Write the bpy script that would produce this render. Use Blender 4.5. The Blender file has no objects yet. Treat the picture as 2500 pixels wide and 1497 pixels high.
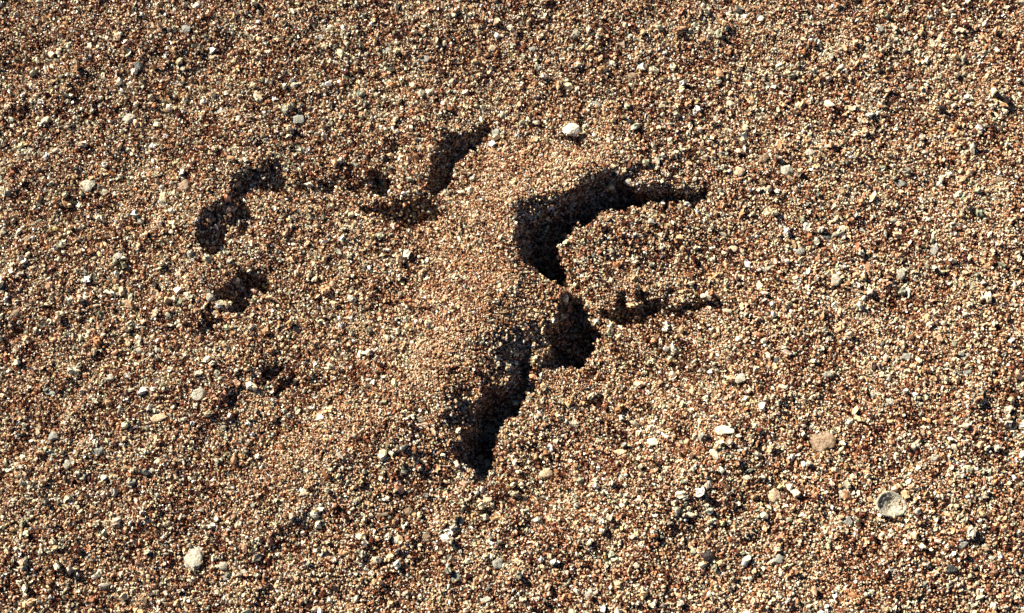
import bpy, bmesh, math
import numpy as np
from mathutils import Vector

S = bpy.context.scene
C = S.collection
RNG = np.random.default_rng(11)

# ---------------------------------------------------------------- camera
TILT = math.radians(17.0)
DIST, LENS, SENSOR = 0.36, 50.0, 36.0
cam_d = bpy.data.cameras.new("camera")
cam_d.lens, cam_d.sensor_width = LENS, SENSOR
cam_d.clip_start, cam_d.clip_end = 0.005, 100.0
cam = bpy.data.objects.new("camera", cam_d)
C.objects.link(cam)
cam.location = (0.0, -DIST * math.sin(TILT), DIST * math.cos(TILT))
cam.rotation_euler = (TILT, 0, 0)
S.camera = cam

# ---------------------------------------------------------------- sky, sun, exposure
SUN_EL = math.radians(29.0)
LX, LY = math.cos(math.radians(-38)), math.sin(math.radians(-38))   # way the light travels over the sand
w = bpy.data.worlds.new("World"); S.world = w; w.use_nodes = True
nt = w.node_tree
bg = nt.nodes['Background']; bg.inputs['Strength'].default_value = 0.05
sky = nt.nodes.new('ShaderNodeTexSky'); sky.sky_type = 'NISHITA'; sky.sun_disc = False
sky.sun_elevation = SUN_EL; sky.altitude = 2500; sky.air_density = 0.25; sky.dust_density = 0.2
sky.sun_rotation = math.atan2(-LX, -LY) % (2 * math.pi)
nt.links.new(sky.outputs[0], bg.inputs['Color'])
sd = bpy.data.lights.new("sun", 'SUN'); sd.energy = 5.0; sd.angle = math.radians(0.5); sd.color = (1.0, 0.87, 0.70)
sun = bpy.data.objects.new("sun", sd); C.objects.link(sun)
tv = Vector((LX * math.cos(SUN_EL), LY * math.cos(SUN_EL), -math.sin(SUN_EL)))
sun.rotation_euler = tv.to_track_quat('-Z', 'Y').to_euler(); sun.location = (-1, 1, 1)
S.view_settings.view_transform = 'Standard'; S.view_settings.look = 'None'
S.view_settings.exposure = 1.22; S.view_settings.gamma = 1.0
S.render.engine = 'CYCLES'; S.cycles.diffuse_bounces = 1; S.cycles.max_bounces = 3

# ---------------------------------------------------------------- helpers
def ground(px, py):
    """point of the sand (metres) seen at pixel px,py of the 2500 wide photograph"""
    px = np.asarray(px, float); py = np.asarray(py, float)
    nx = (px - 1250) / 2500 * SENSOR / LENS; ny = (748.5 - py) / 2500 * SENSOR / LENS
    dy = ny * math.cos(TILT) + math.sin(TILT); dz = ny * math.sin(TILT) - math.cos(TILT)
    t = -cam.location.z / dz
    return nx * t, cam.location.y + dy * t
PX = DIST * SENSOR / LENS / 2500          # metres per photograph pixel, ~0.1 mm

def hash2(ix, iy, seed):
    h = (ix.astype(np.int64) * 374761393 + iy.astype(np.int64) * 668265263 + seed * 974634777) & 0xffffffff
    h = ((h ^ (h >> 13)) * 1274126177) & 0xffffffff
    return ((h ^ (h >> 16)) & 0xffff) / 65535.0
def vnoise(x, y, seed):
    ix, iy = np.floor(x), np.floor(y); fx, fy = x - ix, y - iy
    fx = fx * fx * (3 - 2 * fx); fy = fy * fy * (3 - 2 * fy)
    ix = ix.astype(np.int64); iy = iy.astype(np.int64)
    a, b = hash2(ix, iy, seed), hash2(ix + 1, iy, seed)
    c, d = hash2(ix, iy + 1, seed), hash2(ix + 1, iy + 1, seed)
    return (a * (1 - fx) + b * fx) * (1 - fy) + (c * (1 - fx) + d * fx) * fy - 0.5
def blur(a, sig, axis):
    n = int(3 * sig) + 1
    k = np.exp(-0.5 * (np.arange(-n, n + 1) / sig) ** 2); k /= k.sum()
    pad = [(0, 0), (0, 0)]; pad[axis] = (n, n)
    p = np.pad(a, pad, mode='edge'); out = np.zeros_like(a)
    for i, kk in enumerate(k):
        sl = [slice(None), slice(None)]; sl[axis] = slice(i, i + a.shape[axis])
        out += kk * p[tuple(sl)]
    return out
def tag(o, **kw):
    for k, v in kw.items(): o[k] = v

# ---------------------------------------------------------------- relief of the print
# outlines of the hollows' steep walls in photograph pixels, with how deep each is cut (1 = full)
CUTS = [
 (1.5, [(1266,560),(1259,607),(1286,651),(1326,671),(1384,688),(1385,651),(1360,620),(1353,594),(1387,573),(1414,546),(1454,536),(1478,519),(1515,509),(1562,499),(1623,492),(1633,515),(1640,486),(1684,486),(1707,499),(1738,469),(1734,449),(1690,460),(1630,465),(1575,469),(1540,455),(1522,440),(1500,425),(1464,450),(1424,467),(1387,486),(1357,496),(1353,519),(1313,546)]),
 (0.85, [(1262,512),(1300,500),(1357,494),(1353,519),(1313,546),(1270,560)]),
 (1.5, [(1389,713),(1415,728),(1445,750),(1437,772),(1463,798),(1448,857),(1408,887),(1345,902),(1326,887),(1345,865),(1334,820),(1356,787),(1370,746)]),
 (0.8, [(1293,809),(1326,800),(1332,850),(1296,843)]),
 (1.07, [(1463,757),(1500,748),(1519,706),(1534,709),(1530,746),(1548,746),(1567,698),(1589,702),(1593,731),(1623,717),(1630,694),(1645,691),(1637,724),(1634,754),(1593,763),(1537,771),(1482,767)]),
 (1.03, [(1640,736),(1690,733),(1740,730),(1765,736),(1722,748),(1660,758)]),
 (1.0, [(1425,985),(1432,972),(1470,960),(1465,980),(1445,1002),(1428,1003)]),
 (1.0, [(1442,890),(1462,890),(1462,917),(1443,917)]),
 (1.5, [(1274,872),(1285,887),(1296,932),(1304,954),(1282,969),(1267,1006),(1237,1013),(1222,1043),(1208,1058),(1200,1124),(1180,1169),(1163,1184),(1148,1146),(1122,1124),(1120,1076),(1126,1058),(1159,1040),(1159,1004),(1193,959),(1230,950),(1241,937),(1261,922),(1256,893)]),
 (0.85, [(1085,980),(1120,975),(1155,990),(1155,1035),(1125,1035),(1100,1050),(1110,1010)]),
 (0.9, [(1115,955),(1150,945),(1158,970),(1120,978)]),
 (1.01, [(599,415),(658,410),(699,425),(696,455),(654,458),(623,462),(592,480),(606,504),(606,546),(586,570),(556,552),(551,594),(537,618),(503,625),(479,590),(510,525),(558,484),(575,449)]),
 (1.0, [(718,455),(733,430),(753,439),(745,458)]),
 (1.0, [(772,464),(799,440),(825,442),(815,458),(781,472)]),
 (1.0, [(842,453),(891,444),(888,460),(860,467)]),
 (1.3, [(903,434),(926,418),(959,434),(952,455),(929,465),(910,458)]),
 (0.8, [(880,505),(960,475),(1050,480),(1068,515),(980,528),(890,524)]),
 (1.15, [(1201,289),(1180,335),(1166,352),(1146,359),(1122,389),(1101,415),(1093,456),(1063,475),(1050,470),(1058,442),(1056,394),(1067,387),(1084,381),(1082,355),(1080,332),(1122,334),(1153,317),(1187,299)]),
 (0.85, [(948,340),(975,340),(975,362),(955,385),(940,385)]),
 (1.1, [(592,668),(649,672),(646,710),(632,710),(615,700),(609,713),(599,747),(582,767),(555,764),(568,741),(555,735),(533,740),(529,721),(555,716),(579,691)]),
 (1.0, [(509,756),(527,763),(527,797),(508,801),(484,811),(500,785)]),
 (1.04, [(589,920),(604,937),(583,971),(570,1006),(560,1012),(570,974)]),
 (1.04, [(627,912),(663,890),(688,903),(658,929),(645,945)]),
 (1.04, [(694,923),(722,915),(707,940),(672,970),(665,960)]),
 (0.9, [(1345,888),(1300,905),(1310,930),(1330,915)]),
 (0.85, [(30,790),(55,795),(55,815),(28,815)]),
 (0.85, [(30,268),(70,262),(70,282),(40,290)]),
 (0.9, [(1412,286),(1436,296),(1424,330),(1390,352),(1372,346),(1400,330)]),  # dip in the shape of the bright white pebble's cast shadow
]
STEP = 0.00025
SPAN_U = 0.26
n = int(2 * SPAN_U / STEP)
uu = (np.arange(n) - n / 2) * STEP                      # along the light
vv = uu.copy()                                          # across it
VXx, VXy = -LY, LX
mask = np.zeros((n, n), np.float32)                     # [v,u]
for f, poly in CUTS:
    p = np.array(poly, float)
    gx, gy = ground(p[:, 0], p[:, 1])
    pu = gx * LX + gy * LY; pv = gx * VXx + gy * VXy
    i0, i1 = int((pv.min() + SPAN_U) / STEP) - 1, int((pv.max() + SPAN_U) / STEP) + 3
    j0, j1 = int((pu.min() + SPAN_U) / STEP) - 1, int((pu.max() + SPAN_U) / STEP) + 3
    V, U = np.meshgrid(vv[i0:i1], uu[j0:j1], indexing='ij')
    # a ragged edge, as sand has
    U = U + vnoise(V / 0.0011, U / 0.0011, 5) * 0.0010; V = V + vnoise(V / 0.0011, U / 0.0011, 6) * 0.0010
    U = U + vnoise(V / 0.0030, U / 0.0030, 7) * 0.0016; V = V + vnoise(V / 0.0030, U / 0.0030, 8) * 0.0016
    U = U + vnoise(V / 0.0006, U / 0.0006, 9) * 0.0012; V = V + vnoise(V / 0.0006, U / 0.0006, 10) * 0.0012
    ins = np.zeros(V.shape, bool)
    for k in range(len(p)):
        x1, y1, x2, y2 = pu[k - 1], pv[k - 1], pu[k], pv[k]
        if y1 == y2: continue
        cr = ((y1 > V) != (y2 > V)) & (U < (x2 - x1) * (V - y1) / (y2 - y1) + x1)
        ins ^= cr
    sub = mask[i0:i1, j0:j1]
    sub[ins] = np.maximum(sub[ins], f)
inm = mask > 0
# length of the run still ahead inside a cut / already passed, and distance to the next crest
ahead = np.zeros((n, n), np.float32); behind = np.zeros((n, n), np.float32)
dist = np.full((n, n), 9.0, np.float32); nextw = np.zeros((n, n), np.float32)
d = np.full(n, 9.0); nw = np.zeros(n)
for j in range(n - 2, -1, -1):
    m = inm[:, j]
    ahead[:, j] = np.where(m, ahead[:, j + 1] + STEP, 0)
    st = inm[:, j + 1] & ~m
    nw = np.where(st, ahead[:, j + 1] * np.where(st, mask[:, j + 1], 0), nw)
    d = np.where(m, 9.0, np.where(st, 0.0, d + STEP))
    dist[:, j] = d; nextw[:, j] = nw
for j in range(1, n):
    behind[:, j] = np.where(inm[:, j], behind[:, j - 1] + STEP, 0)
TE = math.tan(SUN_EL)
H = np.zeros((n, n), np.float32); h = np.zeros(n); drop = np.zeros(n)
for j in range(1, n):
    m = inm[:, j]
    tot = ahead[:, j] + behind[:, j]
    fast = behind[:, j] < tot * 0.42
    s_in = np.where(fast, -np.minimum(TE * mask[:, j] * 2.15 + 0.0011 / np.maximum(tot * .42, .0006), 2.6), -TE * mask[:, j] * 0.10)
    R = np.clip(nextw[:, j] * 2.2, 0.003, 0.015)
    s_pre = np.where(dist[:, j] < R, np.minimum(0.20, nextw[:, j] * 22) * np.clip(1.3 - dist[:, j] / R, 0, 1), 0)
    s_out = np.where(h < 0, np.clip(-h / 0.0030, 0, 1) * 0.24, -np.clip(h / 0.003, 0, 1) * 0.16)
    h = h + np.where(m, s_in, np.where(s_pre > 0, np.maximum(s_pre, s_out * (h < 0)), s_out)) * STEP
    H[:, j] = h
H = blur(blur(H, 2.2, 0), 1.4, 1)
# the mound of pushed-up sand beside the print
def ridge(pts, hgt, sig):
    global H
    p = np.array(pts, float); gx, gy = ground(p[:, 0], p[:, 1])
    pu = gx * LX + gy * LY; pv = gx * VXx + gy * VXy
    i0, i1 = [int((q_ + SPAN_U) / STEP) for q_ in (pv.min() - 3 * sig, pv.max() + 3 * sig)]
    j0, j1 = [int((q_ + SPAN_U) / STEP) for q_ in (pu.min() - 3 * sig, pu.max() + 3 * sig)]
    V, U = np.meshgrid(vv[i0:i1], uu[j0:j1], indexing='ij'); best = np.full(V.shape, 1.0)
    for k in range(len(p) - 1):
        ex, ey = pu[k + 1] - pu[k], pv[k + 1] - pv[k]
        t_ = np.clip(((U - pu[k]) * ex + (V - pv[k]) * ey) / (ex * ex + ey * ey), 0, 1)
        best = np.minimum(best, np.hypot(U - pu[k] - t_ * ex, V - pv[k] - t_ * ey))
    H[i0:i1, j0:j1] += (hgt * np.exp(-0.5 * (best / sig) ** 2)).astype(np.float32)
ridge([(1480,410),(1340,460),(1225,520),(1200,640),(1190,790)], 0.0048, 0.0085)
ridge([(1130,850),(1060,960),(960,1040),(820,1120)], 0.0034, 0.0085)
ridge([(600,380),(500,470),(440,560)], 0.0020, 0.006)
ridge([(560,640),(470,740)], 0.0018, 0.005)
ridge([(1760,1080),(1620,1190),(1440,1250)], 0.0024, 0.008)
ridge([(1030,290),(1040,400)], 0.0016, 0.004)
ridge([(590,880),(540,960)], 0.0018, 0.005)
def swell(x, y, u, v):
    # low swells, wind streaks across the light, small lumps
    low = 1 + .5 * np.clip(-y / .05, 0, 1)
    z = 0.0026 * vnoise(u / 0.055, v / 0.075, 1) + 0.0014 * vnoise(u / 0.013, v / 0.024, 2)
    return z + low * 0.00085 * vnoise(u / 0.0042, v / 0.0105, 3) + 0.00080 * vnoise(x / 0.0021, y / 0.0021, 4)
Vg, Ug = np.meshgrid(vv, uu, indexing='ij')
H += swell(Ug * LX + Vg * VXx, Ug * LY + Vg * VXy, Ug, Vg).astype(np.float32)
near = blur(blur(inm.astype(np.float32), 14, 0), 14, 1) > .02
del Vg, Ug
# walls follow the outlines: shaded ground stays under the sun's ray over the crest, lit ground above it
Vg, Ug = np.meshgrid(vv, uu, indexing='ij')
rag = np.clip(.75 + 1.5 * vnoise(Vg / .0019, Ug / .0019, 41), .1, 2).astype(np.float32); del Vg, Ug
marg = np.minimum(rag * np.where(mask > 1.2, 0.0036, np.where(mask > 1.02, 0.0015, np.where(mask > .95, .00045, .00008))), np.minimum(behind * 2.8 + 0.0001, ahead * 1.1 + 0.0002)).astype(np.float32)
for it in range(7):
    L = H[:, 0].copy(); hold = np.full(n, -1.0); cap = np.full(n, 1.0)
    for j in range(1, n):
        L = L - TE * STEP
        m = inm[:, j]
        hold = np.where(inm[:, j - 1] & ~m, np.maximum(L, hold) + 0.00015, np.where(m | (hold < -.5), -1.0, np.where(hold > H[:, j] + .0025, hold - .02 * STEP, hold + .05 * STEP)))
        cap = np.where(m, 1.0, np.where(inm[:, j - 1], L + .00035, cap + .30 * STEP))
        hold = np.where(near[:, j], hold, hold - .2 * STEP)
        hold = np.where(~m & (H[:, j] > hold), -1.0, hold)
        lo = np.where(mask[:, j] > 1.2, -1.0, L - marg[:, j] * 1.6 - .0002)
        hj = np.where(m, np.maximum(np.minimum(H[:, j], L - marg[:, j]), lo), np.minimum(np.maximum(H[:, j], hold), cap))
        H[:, j] = hj
        L = np.maximum(L, hj)
    if it < 6: H = blur(blur(H, 1.0, 0), .8, 1)

def relief(x, y):
    """height of the sand at x,y (metres)"""
    u = x * LX + y * LY; v = x * VXx + y * VXy
    fu = np.clip((u + SPAN_U) / STEP, 0, n - 1.01); fv = np.clip((v + SPAN_U) / STEP, 0, n - 1.01)
    iu = fu.astype(int); iv = fv.astype(int); a = fu - iu; b = fv - iv
    z = (H[iv, iu] * (1 - a) + H[iv, iu + 1] * a) * (1 - b) + (H[iv + 1, iu] * (1 - a) + H[iv + 1, iu + 1] * a) * b
    out = (np.abs(u) > SPAN_U * .97) | (np.abs(v) > SPAN_U * .97)
    if out.any(): z = np.where(out, swell(x, y, u, v), z)
    far = np.clip((np.hypot(x, y) - 0.3) / 1.0, 0, 1)
    return z * (1 - far) + far * 0.02 * vnoise(x / 0.9, y / 0.9, 9)

# ---------------------------------------------------------------- materials
def mat(name):
    m = bpy.data.materials.new(name); m.use_nodes = True
    return m, m.node_tree, m.node_tree.nodes['Principled BSDF']
def ramp(nt, stops, interp='LINEAR'):
    r = nt.nodes.new('ShaderNodeValToRGB'); cr = r.color_ramp; cr.interpolation = interp
    while len(cr.elements) > 1: cr.elements.remove(cr.elements[-1])
    cr.elements[0].position = stops[0][0]; cr.elements[0].color = (*stops[0][1], 1)
    for p_, c_ in stops[1:]:
        e = cr.elements.new(p_); e.color = (*c_, 1)
    return r
sand_m, t, b = mat("loose_sand")
tc = t.nodes.new('ShaderNodeTexCoord')
vo = t.nodes.new('ShaderNodeTexVoronoi'); vo.inputs['Scale'].default_value = 1300
t.links.new(tc.outputs['Object'], vo.inputs['Vector'])
sep = t.nodes.new('ShaderNodeSeparateColor'); t.links.new(vo.outputs['Color'], sep.inputs[0])
rp = ramp(t, [(0, (.03, .012, .009)), (.35, (.09, .032, .018)), (.6, (.19, .075, .033)), (.85, (.34, .19, .10)), (1, (.55, .45, .32))])
t.links.new(sep.outputs[0], rp.inputs[0]); t.links.new(rp.outputs[0], b.inputs['Base Color'])
bp = t.nodes.new('ShaderNodeBump'); bp.invert = True; bp.inputs['Strength'].default_value = 1.0; bp.inputs['Distance'].default_value = 0.0005
t.links.new(vo.outputs['Distance'], bp.inputs['Height']); t.links.new(bp.outputs[0], b.inputs['Normal'])
b.inputs['Roughness'].default_value = 0.8

grain_m, t, b = mat("sand_grain")
at = t.nodes.new('ShaderNodeAttribute'); at.attribute_type = 'INSTANCER'; at.attribute_name = 'tint'
tc = t.nodes.new('ShaderNodeTexCoord')
no = t.nodes.new('ShaderNodeTexNoise'); no.inputs['Scale'].default_value = 2.5; no.inputs['Detail'].default_value = 2
t.links.new(tc.outputs['Object'], no.inputs['Vector'])
mr = t.nodes.new('ShaderNodeMapRange'); mr.inputs['From Min'].default_value = .3; mr.inputs['From Max'].default_value = .7
mr.inputs['To Min'].default_value = .7; mr.inputs['To Max'].default_value = 1.15
t.links.new(no.outputs[0], mr.inputs[0])
mx = t.nodes.new('ShaderNodeVectorMath'); mx.operation = 'SCALE'
t.links.new(at.outputs['Color'], mx.inputs[0]); t.links.new(mr.outputs[0], mx.inputs['Scale'])
t.links.new(mx.outputs[0], b.inputs['Base Color'])
b.inputs['Roughness'].default_value = 0.30; b.inputs['Specular IOR Level'].default_value = 0.5

def stone_mat(name, c1, c2, c3, rough=.6, scale=1500):
    m, t, b = mat(name)
    tc = t.nodes.new('ShaderNodeTexCoord')
    n1 = t.nodes.new('ShaderNodeTexNoise'); n1.inputs['Scale'].default_value = scale; n1.inputs['Detail'].default_value = 6; n1.inputs['Roughness'].default_value = .7
    t.links.new(tc.outputs['Object'], n1.inputs['Vector'])
    r = ramp(t, [(.36, c3), (.48, c2), (.60, c1)]); t.links.new(n1.outputs[0], r.inputs[0])
    t.links.new(r.outputs[0], b.inputs['Base Color'])
    n2 = t.nodes.new('ShaderNodeTexNoise'); n2.inputs['Scale'].default_value = scale * 2.2; n2.inputs['Detail'].default_value = 3
    t.links.new(tc.outputs['Object'], n2.inputs['Vector'])
    bu = t.nodes.new('ShaderNodeBump'); bu.inputs['Strength'].default_value = .8; bu.inputs['Distance'].default_value = .0004
    t.links.new(n2.outputs[0], bu.inputs['Height']); t.links.new(bu.outputs[0], b.inputs['Normal'])
    b.inputs['Roughness'].default_value = rough
    return m
MATS = {
 'bright white': stone_mat('bright_shell', (.90, .87, .76), (.84, .80, .66), (.58, .50, .36), .45, 1100),
 'white': stone_mat('white_shell', (.82, .77, .64), (.66, .58, .44), (.30, .21, .13), .45),
 'grey white': stone_mat('chalky_shell', (.56, .57, .48), (.40, .39, .32), (.16, .12, .08)),
 'cream': stone_mat('cream_stone', (.68, .57, .40), (.52, .40, .26), (.28, .17, .09)),
 'grey': stone_mat('grey_stone', (.34, .37, .34), (.28, .29, .26), (.12, .11, .09)),
 'tan': stone_mat('tan_stone', (.36, .30, .22), (.26, .17, .10), (.08, .045, .025)),
 'orange': stone_mat('orange_stone', (.50, .25, .11), (.36, .16, .06), (.2, .08, .03)),
 'dark grey': stone_mat('slate_stone', (.07, .085, .085), (.035, .042, .045), (.012, .013, .015), .4),
 'dark brown': stone_mat('brown_stone', (.035, .022, .022), (.02, .013, .013), (.01, .008, .008), .5),
}

# ---------------------------------------------------------------- the ground sheet
fine = 0.00035
ax = np.arange(-0.185, 0.185 + fine / 2, fine); ay = np.arange(-0.125, 0.145 + fine / 2, fine)
g = np.cumsum(0.0006 * 1.22 ** np.arange(48))
def stretch(a): return np.concatenate([a[0] - g[::-1], a, a[-1] + g])
X, Y = np.meshgrid(stretch(ax), stretch(ay))
Z = relief(X, Y)
ny_, nx_ = X.shape
me = bpy.data.meshes.new("sand")
me.vertices.add(nx_ * ny_)
me.vertices.foreach_set('co', np.stack([X, Y, Z], -1).astype(np.float32).ravel())
idx = np.arange(nx_ * ny_, dtype=np.int32).reshape(ny_, nx_)
q = np.stack([idx[:-1, :-1], idx[:-1, 1:], idx[1:, 1:], idx[1:, :-1]], -1).reshape(-1, 4)
me.loops.add(q.size); me.loops.foreach_set('vertex_index', q.ravel())
me.polygons.add(len(q)); me.polygons.foreach_set('loop_start', np.arange(0, q.size, 4, dtype=np.int32))
me.update(calc_edges=True); me.polygons.foreach_set('use_smooth', np.ones(len(q), bool))
me.materials.append(sand_m)
gnd = bpy.data.objects.new("ground", me); C.objects.link(gnd); tag(gnd, kind='structure')

# ---------------------------------------------------------------- the counted stones and shells
# px, py, width, height, turn, shape, colour, label (None: written from where it lies)
ST = [
 (1395,323,46,38,15,'block','bright white','brightest white jagged pebble casting a black shadow, above the curved hollow of the footprint'),
 (474,1362,48,66,-6,'slab','grey white','largest pale grey four-sided slab near the bottom left corner'),
 (2172,1234,72,64,-20,'cup','grey white','cupped grey seashell with shaded inside, near the bottom right corner'),
 (2004,1080,70,54,-15,'slab','tan','broad flat tan stone half buried above the cupped seashell'),
 (215,454,44,38,-12,'block','grey white','squarish pale grey stone with white top edge, far left of the footprint'),
 (1805,421,29,28,0,'round','cream','round cream pebble, left one of the round pair right of the curved hollow'),
 (1920,419,34,32,0,'round','grey white','round pale grey pebble, right one of the round pair right of the curved hollow'),
 (1767,1051,56,26,-4,'slab','white','long white rounded shell chip, widest white piece at lower right'),
 (338,165,28,30,20,'round','dark grey','blue-black rounded pebble near the top left corner'),
 (2013,576,36,15,-24,'slab','dark grey','dark grey oval stone lying beside a thin white sliver at right'),
 (2135,571,42,7,24,'sliver','white','thin straight white shell sliver slanting up to the right'),
 (314,290,36,31,-25,'block','grey white','pale grey lumpy stone below the blue-black pebble at upper left'),
 (729,292,34,36,30,'slab','grey','grey angular flake above the long broken toe mark at upper left'),
 (485,961,44,40,10,'block','grey white','large chalky lump below left of the middle left toe mark'),
 (385,1020,46,22,6,'slab','cream','long cream stone below the large chalky lump at lower left'),
 (1402,1033,25,14,-5,'round','white','small smooth white pebble right of the footprint heel'),
 (1593,1080,33,23,-10,'block','white','wide white chip between the heel and the long white shell chip'),
 (1729,1358,30,28,0,'round','dark brown','black-brown pebble near the bottom edge, right of the middle'),
 (1335,1155,38,29,10,'block','cream','cream lumpy stone to the lower right of the heel tip'),
 (2198,670,24,33,10,'block','grey white','pale angular upright chip at right, below the thin white sliver'),
 (2040,684,27,34,10,'block','grey white','ragged grey and white chip left of the pale angular upright chip'),
 (1853,696,22,31,-15,'slab','white','white ribbed shell piece right of the lower toe mark'),
 (1743,1107,20,36,25,'slab','white','narrow white curved chip under the left end of the long white shell chip'),
 (1887,1210,37,34,-30,'block','cream','cream shell chip between the tan stone and the white angular chips'),
 (1806,925,31,23,12,'block','grey white','pale lump halfway down the right side, above the long white shell chip'),
 (1911,945,26,13,-5,'round','white','small flat white oval right of the pale lump on the right side'),
 (967,1320,27,19,-15,'round','grey white','smooth pale grey oval pebble below the heel, near the bottom'),
 (2196,449,32,23,-20,'block','grey','two-tone stone, grey above and pale below, at upper right'),
 (1211,326,24,24,-30,'block','grey','grey block just right of the upper toe mark tip'),
 (1076,364,13,32,-25,'slab','cream','slim cream stone leaning on the left edge of the upper toe mark'),
 (1131,301,10,25,-12,'sliver','white','narrow upright white chip just above the upper toe mark'),
]
# smaller ones: px, py, w, h, turn, shape, colour
SM = [
 (219,113,17,17,10,'block','white'),(515,141,37,15,8,'slab','cream'),(447,168,17,21,0,'block','grey white'),(399,481,22,31,15,'block','cream'),
 (76,367,20,11,-10,'slab','grey'),(455,72,27,24,0,'block','grey'),(452,457,32,38,20,'block','tan'),(581,292,12,19,0,'round','white'),
 (533,275,42,13,12,'slab','grey white'),(1038,146,25,23,0,'block','grey'),(943,124,35,14,12,'slab','grey'),(1201,119,25,21,0,'block','cream'),
 (1301,122,23,20,0,'round','grey'),(1454,254,31,17,-30,'slab','grey'),(1543,187,29,24,-20,'block','tan'),(1528,296,21,20,0,'block','cream'),
 (1466,74,17,11,10,'round','white'),(1781,254,23,17,-10,'block','white'),(1975,373,29,21,0,'block','grey white'),(2013,357,27,13,0,'slab','grey white'),
 (2148,70,20,32,10,'block','grey'),(2073,265,27,15,-30,'slab','cream'),(2181,345,25,6,-8,'sliver','white'),(2112,139,23,10,-40,'slab','white'),
 (2435,440,26,18,30,'slab','tan'),(1863,388,30,26,0,'round','tan'),(289,627,25,20,0,'block','grey white'),(514,727,23,24,20,'block','grey white'),
 (505,808,19,15,20,'block','grey white'),(378,765,18,27,-30,'slab','cream'),(340,856,19,16,0,'round','grey white'),(383,853,19,16,-30,'block','grey white'),
 (268,923,25,19,0,'block','grey white'),(120,959,38,13,-10,'slab','grey'),(251,817,17,14,20,'block','white'),(418,567,15,13,0,'round','white'),
 (41,765,21,20,0,'round','tan'),(67,585,20,20,0,'block','tan'),(2056,560,20,21,0,'block','white'),(2104,562,19,12,-10,'slab','grey'),
 (1787,610,28,20,20,'block','cream'),(2217,717,12,30,-10,'sliver','white'),(1870,655,32,20,30,'slab','grey white'),(2210,872,27,20,0,'block','grey'),
 (2018,913,25,21,0,'block','grey white'),(2279,610,22,31,-20,'slab','grey'),(2353,871,32,15,25,'slab','grey white'),(2358,909,27,14,12,'slab','grey'),
 (1894,880,15,14,0,'round','dark grey'),(2291,662,15,15,0,'round','cream'),(1952,614,27,24,0,'block','grey'),(2172,981,21,17,-10,'block','grey white'),
 (131,1066,29,27,0,'block','grey'),(241,1100,30,27,20,'block','grey'),(163,1133,20,30,10,'block','grey white'),(93,1052,15,22,20,'slab','cream'),
 (385,1128,17,16,0,'round','white'),(371,1150,17,15,0,'block','grey white'),(383,1210,15,14,0,'round','grey white'),(739,1202,21,19,10,'block','white'),
 (545,1382,23,22,0,'round','grey white'),(522,1358,11,11,0,'round','white'),(553,1410,26,17,20,'block','grey'),(595,1396,22,12,0,'slab','grey white'),
 (768,1442,14,15,0,'block','white'),(737,1327,22,12,45,'slab','white'),(1514,1104,33,16,0,'slab','cream'),(1041,1308,20,29,10,'block','tan'),
 (1215,1375,28,30,-30,'block','grey'),(1126,1271,13,19,-10,'round','white'),(1181,1221,42,15,4,'slab','cream'),(933,1255,34,14,8,'slab','tan'),
 (914,1369,23,18,0,'block','cream'),(973,1448,10,23,30,'sliver','white'),(1184,1465,29,14,15,'slab','grey white'),(1554,1382,17,16,0,'round','white'),
 (1437,1451,20,25,0,'block','grey white'),(1057,1051,12,32,30,'slab','cream'),(1260,1063,15,12,0,'block','white'),(1112,1410,25,20,0,'block','grey'),
 (1004,1197,19,8,30,'sliver','white'),(998,1248,25,22,0,'block','tan'),(1559,1219,18,18,0,'block','white'),(1727,1183,21,28,-25,'block','white'),
 (1683,1257,25,18,10,'block','white'),(2162,1078,12,13,0,'round','white'),(2030,1181,12,17,20,'block','white'),(1904,1396,12,28,0,'slab','white'),
 (2349,1331,31,15,30,'slab','grey'),(2069,1272,23,24,0,'block','grey'),(2222,1303,13,19,30,'slab','grey white'),(2081,1454,21,17,0,'block','orange'),
 (1899,1365,27,24,0,'block','grey'),(1822,1167,19,13,0,'block','white'),(2052,1207,14,26,10,'slab','grey white'),(2282,1119,23,18,20,'block','grey white'),
 (381,928,26,12,20,'slab','dark brown'),(2320,1390,34,22,0,'block','dark grey'),
]
WORD = {'block': 'angular', 'slab': 'long', 'round': 'rounded', 'sliver': 'thin'}
MARKS = [  # things one can find in the photograph, and a name for them
 (1395,323,'the brightest white pebble'),(474,1362,'the largest pale slab'),(2172,1234,'the cupped seashell'),(2004,1080,'the broad tan stone'),
 (215,454,'the squarish pale stone at far left'),(1862,420,'the pair of round pebbles'),(1767,1051,'the long white shell chip'),(338,165,'the blue-black pebble'),
 (2013,576,'the dark grey oval stone'),(485,961,'the large chalky lump'),(1402,1033,'the small smooth white pebble'),(729,292,'the grey angular flake'),
 (1729,1358,'the black-brown pebble by the bottom edge'),(967,1320,'the smooth pale oval pebble'),(2198,670,'the pale angular upright chip'),
 (1160,1130,'the dark heel tip'),(1140,340,'the upper toe mark'),(590,740,'the middle left toe mark'),
]
def where(px, py, skip=0):
    o = sorted(MARKS, key=lambda m: (m[0] - px) ** 2 + (m[1] - py) ** 2)[skip]
    dx, dy = px - o[0], py - o[1]; r = math.hypot(dx, dy)
    a = math.degrees(math.atan2(-dy, dx)) % 360
    nm = ['right of', 'above and right of', 'above', 'above and left of', 'left of', 'below and left of', 'below', 'below and right of'][int((a + 22.5) // 45) % 8]
    return (('close ' if r < 90 else '' if r < 260 else 'well ') + nm + ' ' + o[2])
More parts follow.
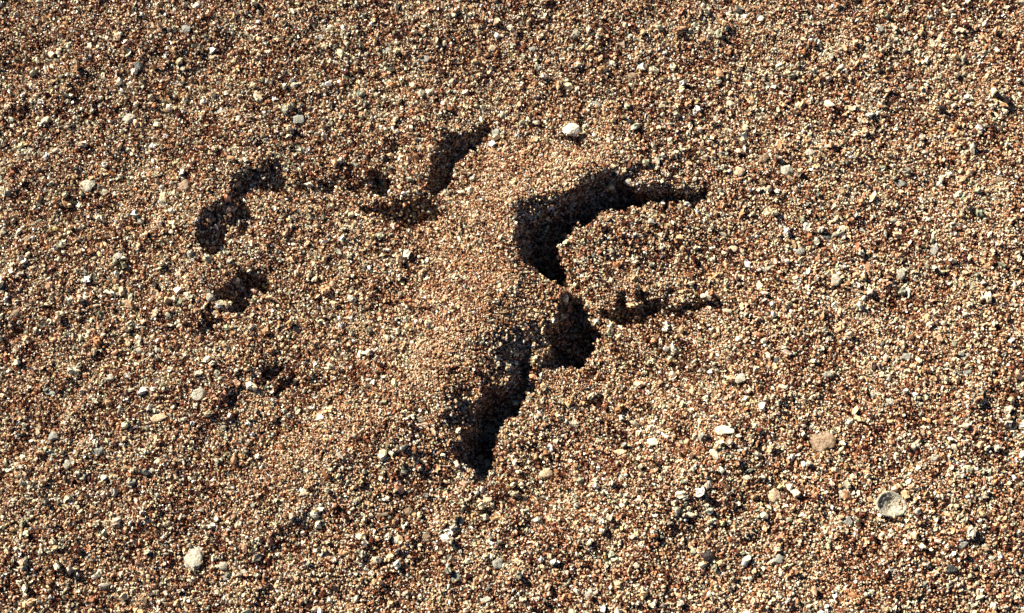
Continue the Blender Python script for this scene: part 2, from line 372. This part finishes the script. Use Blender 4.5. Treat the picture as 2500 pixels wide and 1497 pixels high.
def make_stone(px, py, wd, ht, turn, shape, col, seed):
    i_ = seed - 100
    r = np.random.default_rng(seed)
    bm = bmesh.new()
    a, c = wd * PX / 2, ht * PX / 2
    if shape == 'cup':
        # open bowl of a bivalve: outer skin, inner skin, growth ridges
        NR, NA = 9, 44; rings = []
        for side in (0, 1):
            for i in range(NR + 1):
                f = i / NR; ring = []
                for k in range(NA):
                    th = 2 * math.pi * k / NA
                    rr = f * (1 + .05 * math.sin(2 * th + .6) + .05 * math.cos(3 * th)) * (1 - side * .07)
                    rib = .020 * math.sin(th * 13) * f + .028 * math.sin(f * 22) + .03 * math.sin(2 * th + 5 * f)
                    # rim standing up: the bowl faces up
                    z = (f ** 2.0) * .36 + rib + side * .07 - .12
                    ring.append(bm.verts.new((a * rr * math.cos(th), c * rr * math.sin(th), a * z)))
                rings.append(ring)
        def skin(A, B, flip):
            for k in range(NA):
                v = [A[k], A[(k + 1) % NA], B[(k + 1) % NA], B[k]]
                bm.faces.new(v[::-1] if flip else v)
        for i in range(NR):
            skin(rings[i], rings[i + 1], True); skin(rings[NR + 1 + i], rings[NR + 2 + i], False)
        skin(rings[NR], rings[2 * NR + 1], True)
        bmesh.ops.remove_doubles(bm, verts=bm.verts, dist=1e-7)
        bmesh.ops.recalc_face_normals(bm, faces=bm.faces)
    else:
        bmesh.ops.create_icosphere(bm, subdivisions=4, radius=1.0)
        nplane = {'block': 11, 'slab': 8, 'round': 4, 'sliver': 7}[shape]
        pl = [(Vector(r.normal(size=3)).normalized(), {'block': .68, 'slab': .70, 'round': .86, 'sliver': .62}[shape] + .22 * r.random()) for _ in range(nplane)]
        ph = r.random(9) * 6.28
        for v in bm.verts:
            p = v.co.copy()
            for nn, dd in pl:
                s_ = p.dot(nn)
                if s_ > dd: p -= nn * (s_ - dd) * .92
            w_ = 1 + .07 * math.sin(4.3 * p.x + 3.1 * p.y + ph[0]) + .05 * math.sin(7 * p.y - 6 * p.z + ph[1]) + .035 * math.sin(13 * p.x + 11 * p.z + ph[2]) + .02 * math.sin(23 * p.y + 19 * p.x + ph[3])
            v.co = p * w_
        xs = [v.co.x for v in bm.verts]; ys = [v.co.y for v in bm.verts]; zs = [v.co.z for v in bm.verts]
        hz = {'block': .50, 'slab': .30, 'round': .60, 'sliver': .5}[shape] * min(a, c)
        if shape == 'sliver': hz = min(a, c)
        for v in bm.verts:
            v.co = Vector(((v.co.x - (max(xs) + min(xs)) / 2) / (max(xs) - min(xs)) * 2 * a,
                           (v.co.y - (max(ys) + min(ys)) / 2) / (max(ys) - min(ys)) * 2 * c,
                           v.co.z / (max(zs) - min(zs)) * 2 * hz))
    m = bpy.data.meshes.new('stone'); bm.to_mesh(m); bm.free()
    m.polygons.foreach_set('use_smooth', np.ones(len(m.polygons), bool)); m.materials.append(MATS[col])
    shellish = shape in ('cup', 'sliver') or (col == 'white' and shape == 'slab')
    nm = 'seashell' if shape == 'cup' else 'shell_fragment' if shellish else 'pebble'
    gx, gy = ground(px, py)
    z = float(relief(np.array([gx]), np.array([gy]))[0])
    k = z / (cam.location.z)                                    # where the ray meets the real height
    gx = float(gx) * (1 - k); gy = float(gy) * (1 - k) + cam.location.y * k
    z = float(relief(np.array([gx]), np.array([gy]))[0])
    o = bpy.data.objects.new(nm, m); C.objects.link(o)
    o.location = (gx, gy, z + (.10 * a if shape == 'cup' else .00055 + .45 * min(a, c) if i_ == 0 else .00022 + .10 * min(a, c)))
    e = 1e-3
    sx = float((relief(np.array([gx + e]), np.array([gy])) - relief(np.array([gx - e]), np.array([gy])))[0]) / (2 * e)
    sy = float((relief(np.array([gx]), np.array([gy + e])) - relief(np.array([gx]), np.array([gy - e])))[0]) / (2 * e)
    tilt = Vector((-sx * .7, -sy * .7, 1)).to_track_quat('Z', 'Y')
    from mathutils import Quaternion
    o.rotation_mode = 'QUATERNION'
    nrm = Vector((-sx * .7, -sy * .7, 1)).normalized()
    nrm = (nrm + Vector((-.16, .13, 0))).normalized() if shape != 'cup' else nrm
    if shape == 'cup': nrm = (nrm + Vector((.10, -.05, 0))).normalized()
    o.rotation_quaternion = Vector((0, 0, 1)).rotation_difference(nrm) @ Quaternion((0, 0, 1), math.radians(turn))
    return o, nm
seen = set(); blocked = []
for i, row in enumerate([s_ for s_ in ST] + [(*s_, None) for s_ in SM]):
    px, py, wd, ht, turn, shape, col, lab = row
    o, nm = make_stone(px, py, wd, ht, turn, shape, col, 100 + i)
    kindw = {'seashell': 'seashell', 'shell_fragment': 'shell chip', 'pebble': 'stone'}[nm]
    if lab is None:
        big = '' if max(wd, ht) >= 25 else 'small '
        for sk in (0, 1, 2, 3):
            lab = f"{big}{WORD[shape]} {col} {kindw} {where(px, py, sk)}"
            if lab not in seen: break
    if lab in seen: print('DUPLICATE LABEL', lab)
    seen.add(lab)
    if len(lab.split()) > 16: print('LONG', lab)
    tag(o, label=lab, category='shell' if nm != 'pebble' else 'pebble')
    blocked.append((o.location.x, o.location.y, wd * PX / 2, ht * PX / 2, math.radians(turn)))

# ---------------------------------------------------------------- the loose grains
x0, x1, y0, y1 = -0.160, 0.160, -0.105, 0.125
cell = 0.00038
gx_, gy_ = np.meshgrid(np.arange(x0, x1, cell), np.arange(y0, y1, cell))
P = np.stack([gx_.ravel(), gy_.ravel()], 1) + RNG.uniform(-.55, .55, (gx_.size, 2)) * cell
# fine sand pushed up round the print, coarser away from it
cxy = ground(1130, 760)
rp_ = np.array([(1480,400),(1340,440),(1235,500),(1185,600),(1165,790),(1080,930),(960,1040),(800,1110),(640,1160)], float)
rx, ry = ground(rp_[:, 0], rp_[:, 1]); bd = np.full(len(P), 1.0)
for k in range(len(rx) - 1):
    ex, ey = rx[k + 1] - rx[k], ry[k + 1] - ry[k]
    t_ = np.clip(((P[:, 0] - rx[k]) * ex + (P[:, 1] - ry[k]) * ey) / (ex * ex + ey * ey), 0, 1)
    bd = np.minimum(bd, np.hypot(P[:, 0] - rx[k] - t_ * ex, P[:, 1] - ry[k] - t_ * ey))
fineness = .45 * np.exp(-((P[:, 0] - cxy[0]) / 0.052) ** 2 - ((P[:, 1] - cxy[1]) / 0.045) ** 2) + .55 * np.exp(-(bd / .0110) ** 2)
fineness = fineness + .55 * vnoise(P[:, 0] / 0.02, P[:, 1] / 0.02, 21) + .5 * vnoise(P[:, 0] / 0.007 + P[:, 1] / .02, P[:, 1] / 0.007, 22)
N = len(P)
size = np.exp(RNG.normal(math.log(0.000243), 0.30, N)) * (1 - .12 * np.clip(fineness, -.8, 1))
pick = RNG.random(N)
coarse = pick < 0.028; size[coarse] *= RNG.uniform(1.6, 3.0, coarse.sum())
size = np.minimum(size, 0.0010); size[coarse & (fineness > .6)] *= .6
keep = np.ones(N, bool)
for bx, by, ra, rb, an in blocked:
    dx, dy = P[:, 0] - bx, P[:, 1] - by
    near = (np.abs(dx) < .005) & (np.abs(dy) < .005)
    if not near.any(): continue
    ii = np.where(near)[0]; c_, s_ = math.cos(an), math.sin(an)
    ex = dx[ii] * c_ + dy[ii] * s_; ey = -dx[ii] * s_ + dy[ii] * c_
    keep[ii[(ex / ra) ** 2 + (ey / rb) ** 2 < .62 + .3 * np.sin(ii * 7.7)]] = False
P, size, coarse, fineness = P[keep], size[keep], coarse[keep], fineness[keep]
N = len(P)
z = relief(P[:, 0], P[:, 1]) + size * RNG.uniform(-.6, .9, N) + np.abs(RNG.normal(0, .00021, N))
PAL = np.array([(.90, .79, .58), (.74, .52, .32), (.62, .36, .21), (.40, .185, .092), (.14, .045, .024), (.055, .015, .010), (.44, .44, .34), (.025, .019, .019)])
cf = np.clip(fineness, 0, 1)[:, None]
Wt = np.array([.20, .15, .14, .13, .18, .12, .05, .03]) * (1 - cf) + np.array([.21, .26, .25, .16, .06, .04, .01, .01]) * cf  # fine sand more orange; sunlight on the mound's slope mixed in as paler grains
# patches where one kind gathers
pt = vnoise(P[:, 0] / .006, P[:, 1] / .006, 31)[:, None]
Wt = Wt * np.array([1 + 1.1 * pt, 1 + .7 * pt, 1 + 0 * pt, 1 - .5 * pt, 1 - 1.2 * pt, 1 - 1.2 * pt, 1 + .6 * pt, 1 - 1.0 * pt])[:, :, 0].T
Wt[coarse] = [.34, .24, .09, .04, .03, .01, .24, .01]
cum = np.cumsum(Wt / Wt.sum(1, keepdims=True), 1)
ci = (RNG.random(N)[:, None] > cum).sum(1).clip(0, 7)
tint = PAL[ci] * np.exp(RNG.normal(0, .26, (N, 1))) * np.exp(RNG.normal(0, .04, (N, 3)))
tint = np.clip(tint, .008, .88)
pm = bpy.data.meshes.new("sand_grains"); pm.vertices.add(N)
pm.vertices.foreach_set('co', np.column_stack([P, z]).astype(np.float32).ravel())
def attr(name, typ, dat, field='vector'):
    a_ = pm.attributes.new(name, typ, 'POINT'); a_.data.foreach_set(field, np.ascontiguousarray(dat).ravel())
attr('turn', 'FLOAT_VECTOR', RNG.uniform(0, 6.283, (N, 3)).astype(np.float32))
sc3 = size[:, None] * np.column_stack([RNG.uniform(.8, 1.45, N), RNG.uniform(.65, 1.1, N), RNG.uniform(.55, .95, N)])
attr('size', 'FLOAT_VECTOR', sc3.astype(np.float32))
attr('tint', 'FLOAT_COLOR', np.column_stack([tint, np.ones(N)]).astype(np.float32), 'color')
attr('shape', 'INT', RNG.integers(0, 6, N).astype(np.int32), 'value')
gr = bpy.data.objects.new("sand_grains", pm); C.objects.link(gr); tag(gr, kind='stuff', label='loose coarse orange, cream and brown sand grains covering the beach', category='sand')
ng = bpy.data.node_groups.new("grains", 'GeometryNodeTree')
ng.interface.new_socket("Geometry", in_out='INPUT', socket_type='NodeSocketGeometry')
ng.interface.new_socket("Geometry", in_out='OUTPUT', socket_type='NodeSocketGeometry')
nd = ng.nodes; lk = ng.links
gi, go = nd.new('NodeGroupInput'), nd.new('NodeGroupOutput')
g2i = nd.new('GeometryNodeGeometryToInstance')
for k in range(6):
    ico = nd.new('GeometryNodeMeshIcoSphere'); ico.inputs['Radius'].default_value = 1.0; ico.inputs['Subdivisions'].default_value = 2
    sp = nd.new('GeometryNodeSetPosition'); pos = nd.new('GeometryNodeInputPosition')
    nz = nd.new('ShaderNodeTexNoise'); nz.noise_dimensions = '4D'; nz.inputs['W'].default_value = k * 7.3 + 1; nz.inputs['Scale'].default_value = 1.1; nz.inputs['Detail'].default_value = 1
    sb = nd.new('ShaderNodeVectorMath'); sb.operation = 'SUBTRACT'; sb.inputs[1].default_value = (.5, .5, .5)
    sl = nd.new('ShaderNodeVectorMath'); sl.operation = 'SCALE'; sl.inputs['Scale'].default_value = 2.6
    lk.new(pos.outputs[0], nz.inputs['Vector']); lk.new(nz.outputs['Color'], sb.inputs[0]); lk.new(sb.outputs[0], sl.inputs[0])
    sm = nd.new('GeometryNodeSetMaterial'); sm.inputs['Material'].default_value = grain_m
    lk.new(ico.outputs['Mesh'], sp.inputs['Geometry']); lk.new(sl.outputs[0], sp.inputs['Offset'])
    lk.new(sp.outputs[0], sm.inputs[0]); lk.new(sm.outputs[0], g2i.inputs[0])
iop = nd.new('GeometryNodeInstanceOnPoints'); iop.inputs['Pick Instance'].default_value = True
def named(nm_, ty):
    a_ = nd.new('GeometryNodeInputNamedAttribute'); a_.data_type = ty; a_.inputs['Name'].default_value = nm_; return a_.outputs[0]
lk.new(gi.outputs[0], iop.inputs['Points']); lk.new(g2i.outputs[0], iop.inputs['Instance'])
lk.new(named('shape', 'INT'), iop.inputs['Instance Index'])
e2r = nd.new('FunctionNodeEulerToRotation'); lk.new(named('turn', 'FLOAT_VECTOR'), e2r.inputs[0])
lk.new(e2r.outputs[0], iop.inputs['Rotation']); lk.new(named('size', 'FLOAT_VECTOR'), iop.inputs['Scale'])
lk.new(iop.outputs[0], go.inputs[0])
md = gr.modifiers.new("grains", 'NODES'); md.node_group = ng
pm.materials.append(grain_m)
print('grains', N, 'stones', len(blocked), 'relief', float(H.min()), float(H.max()))
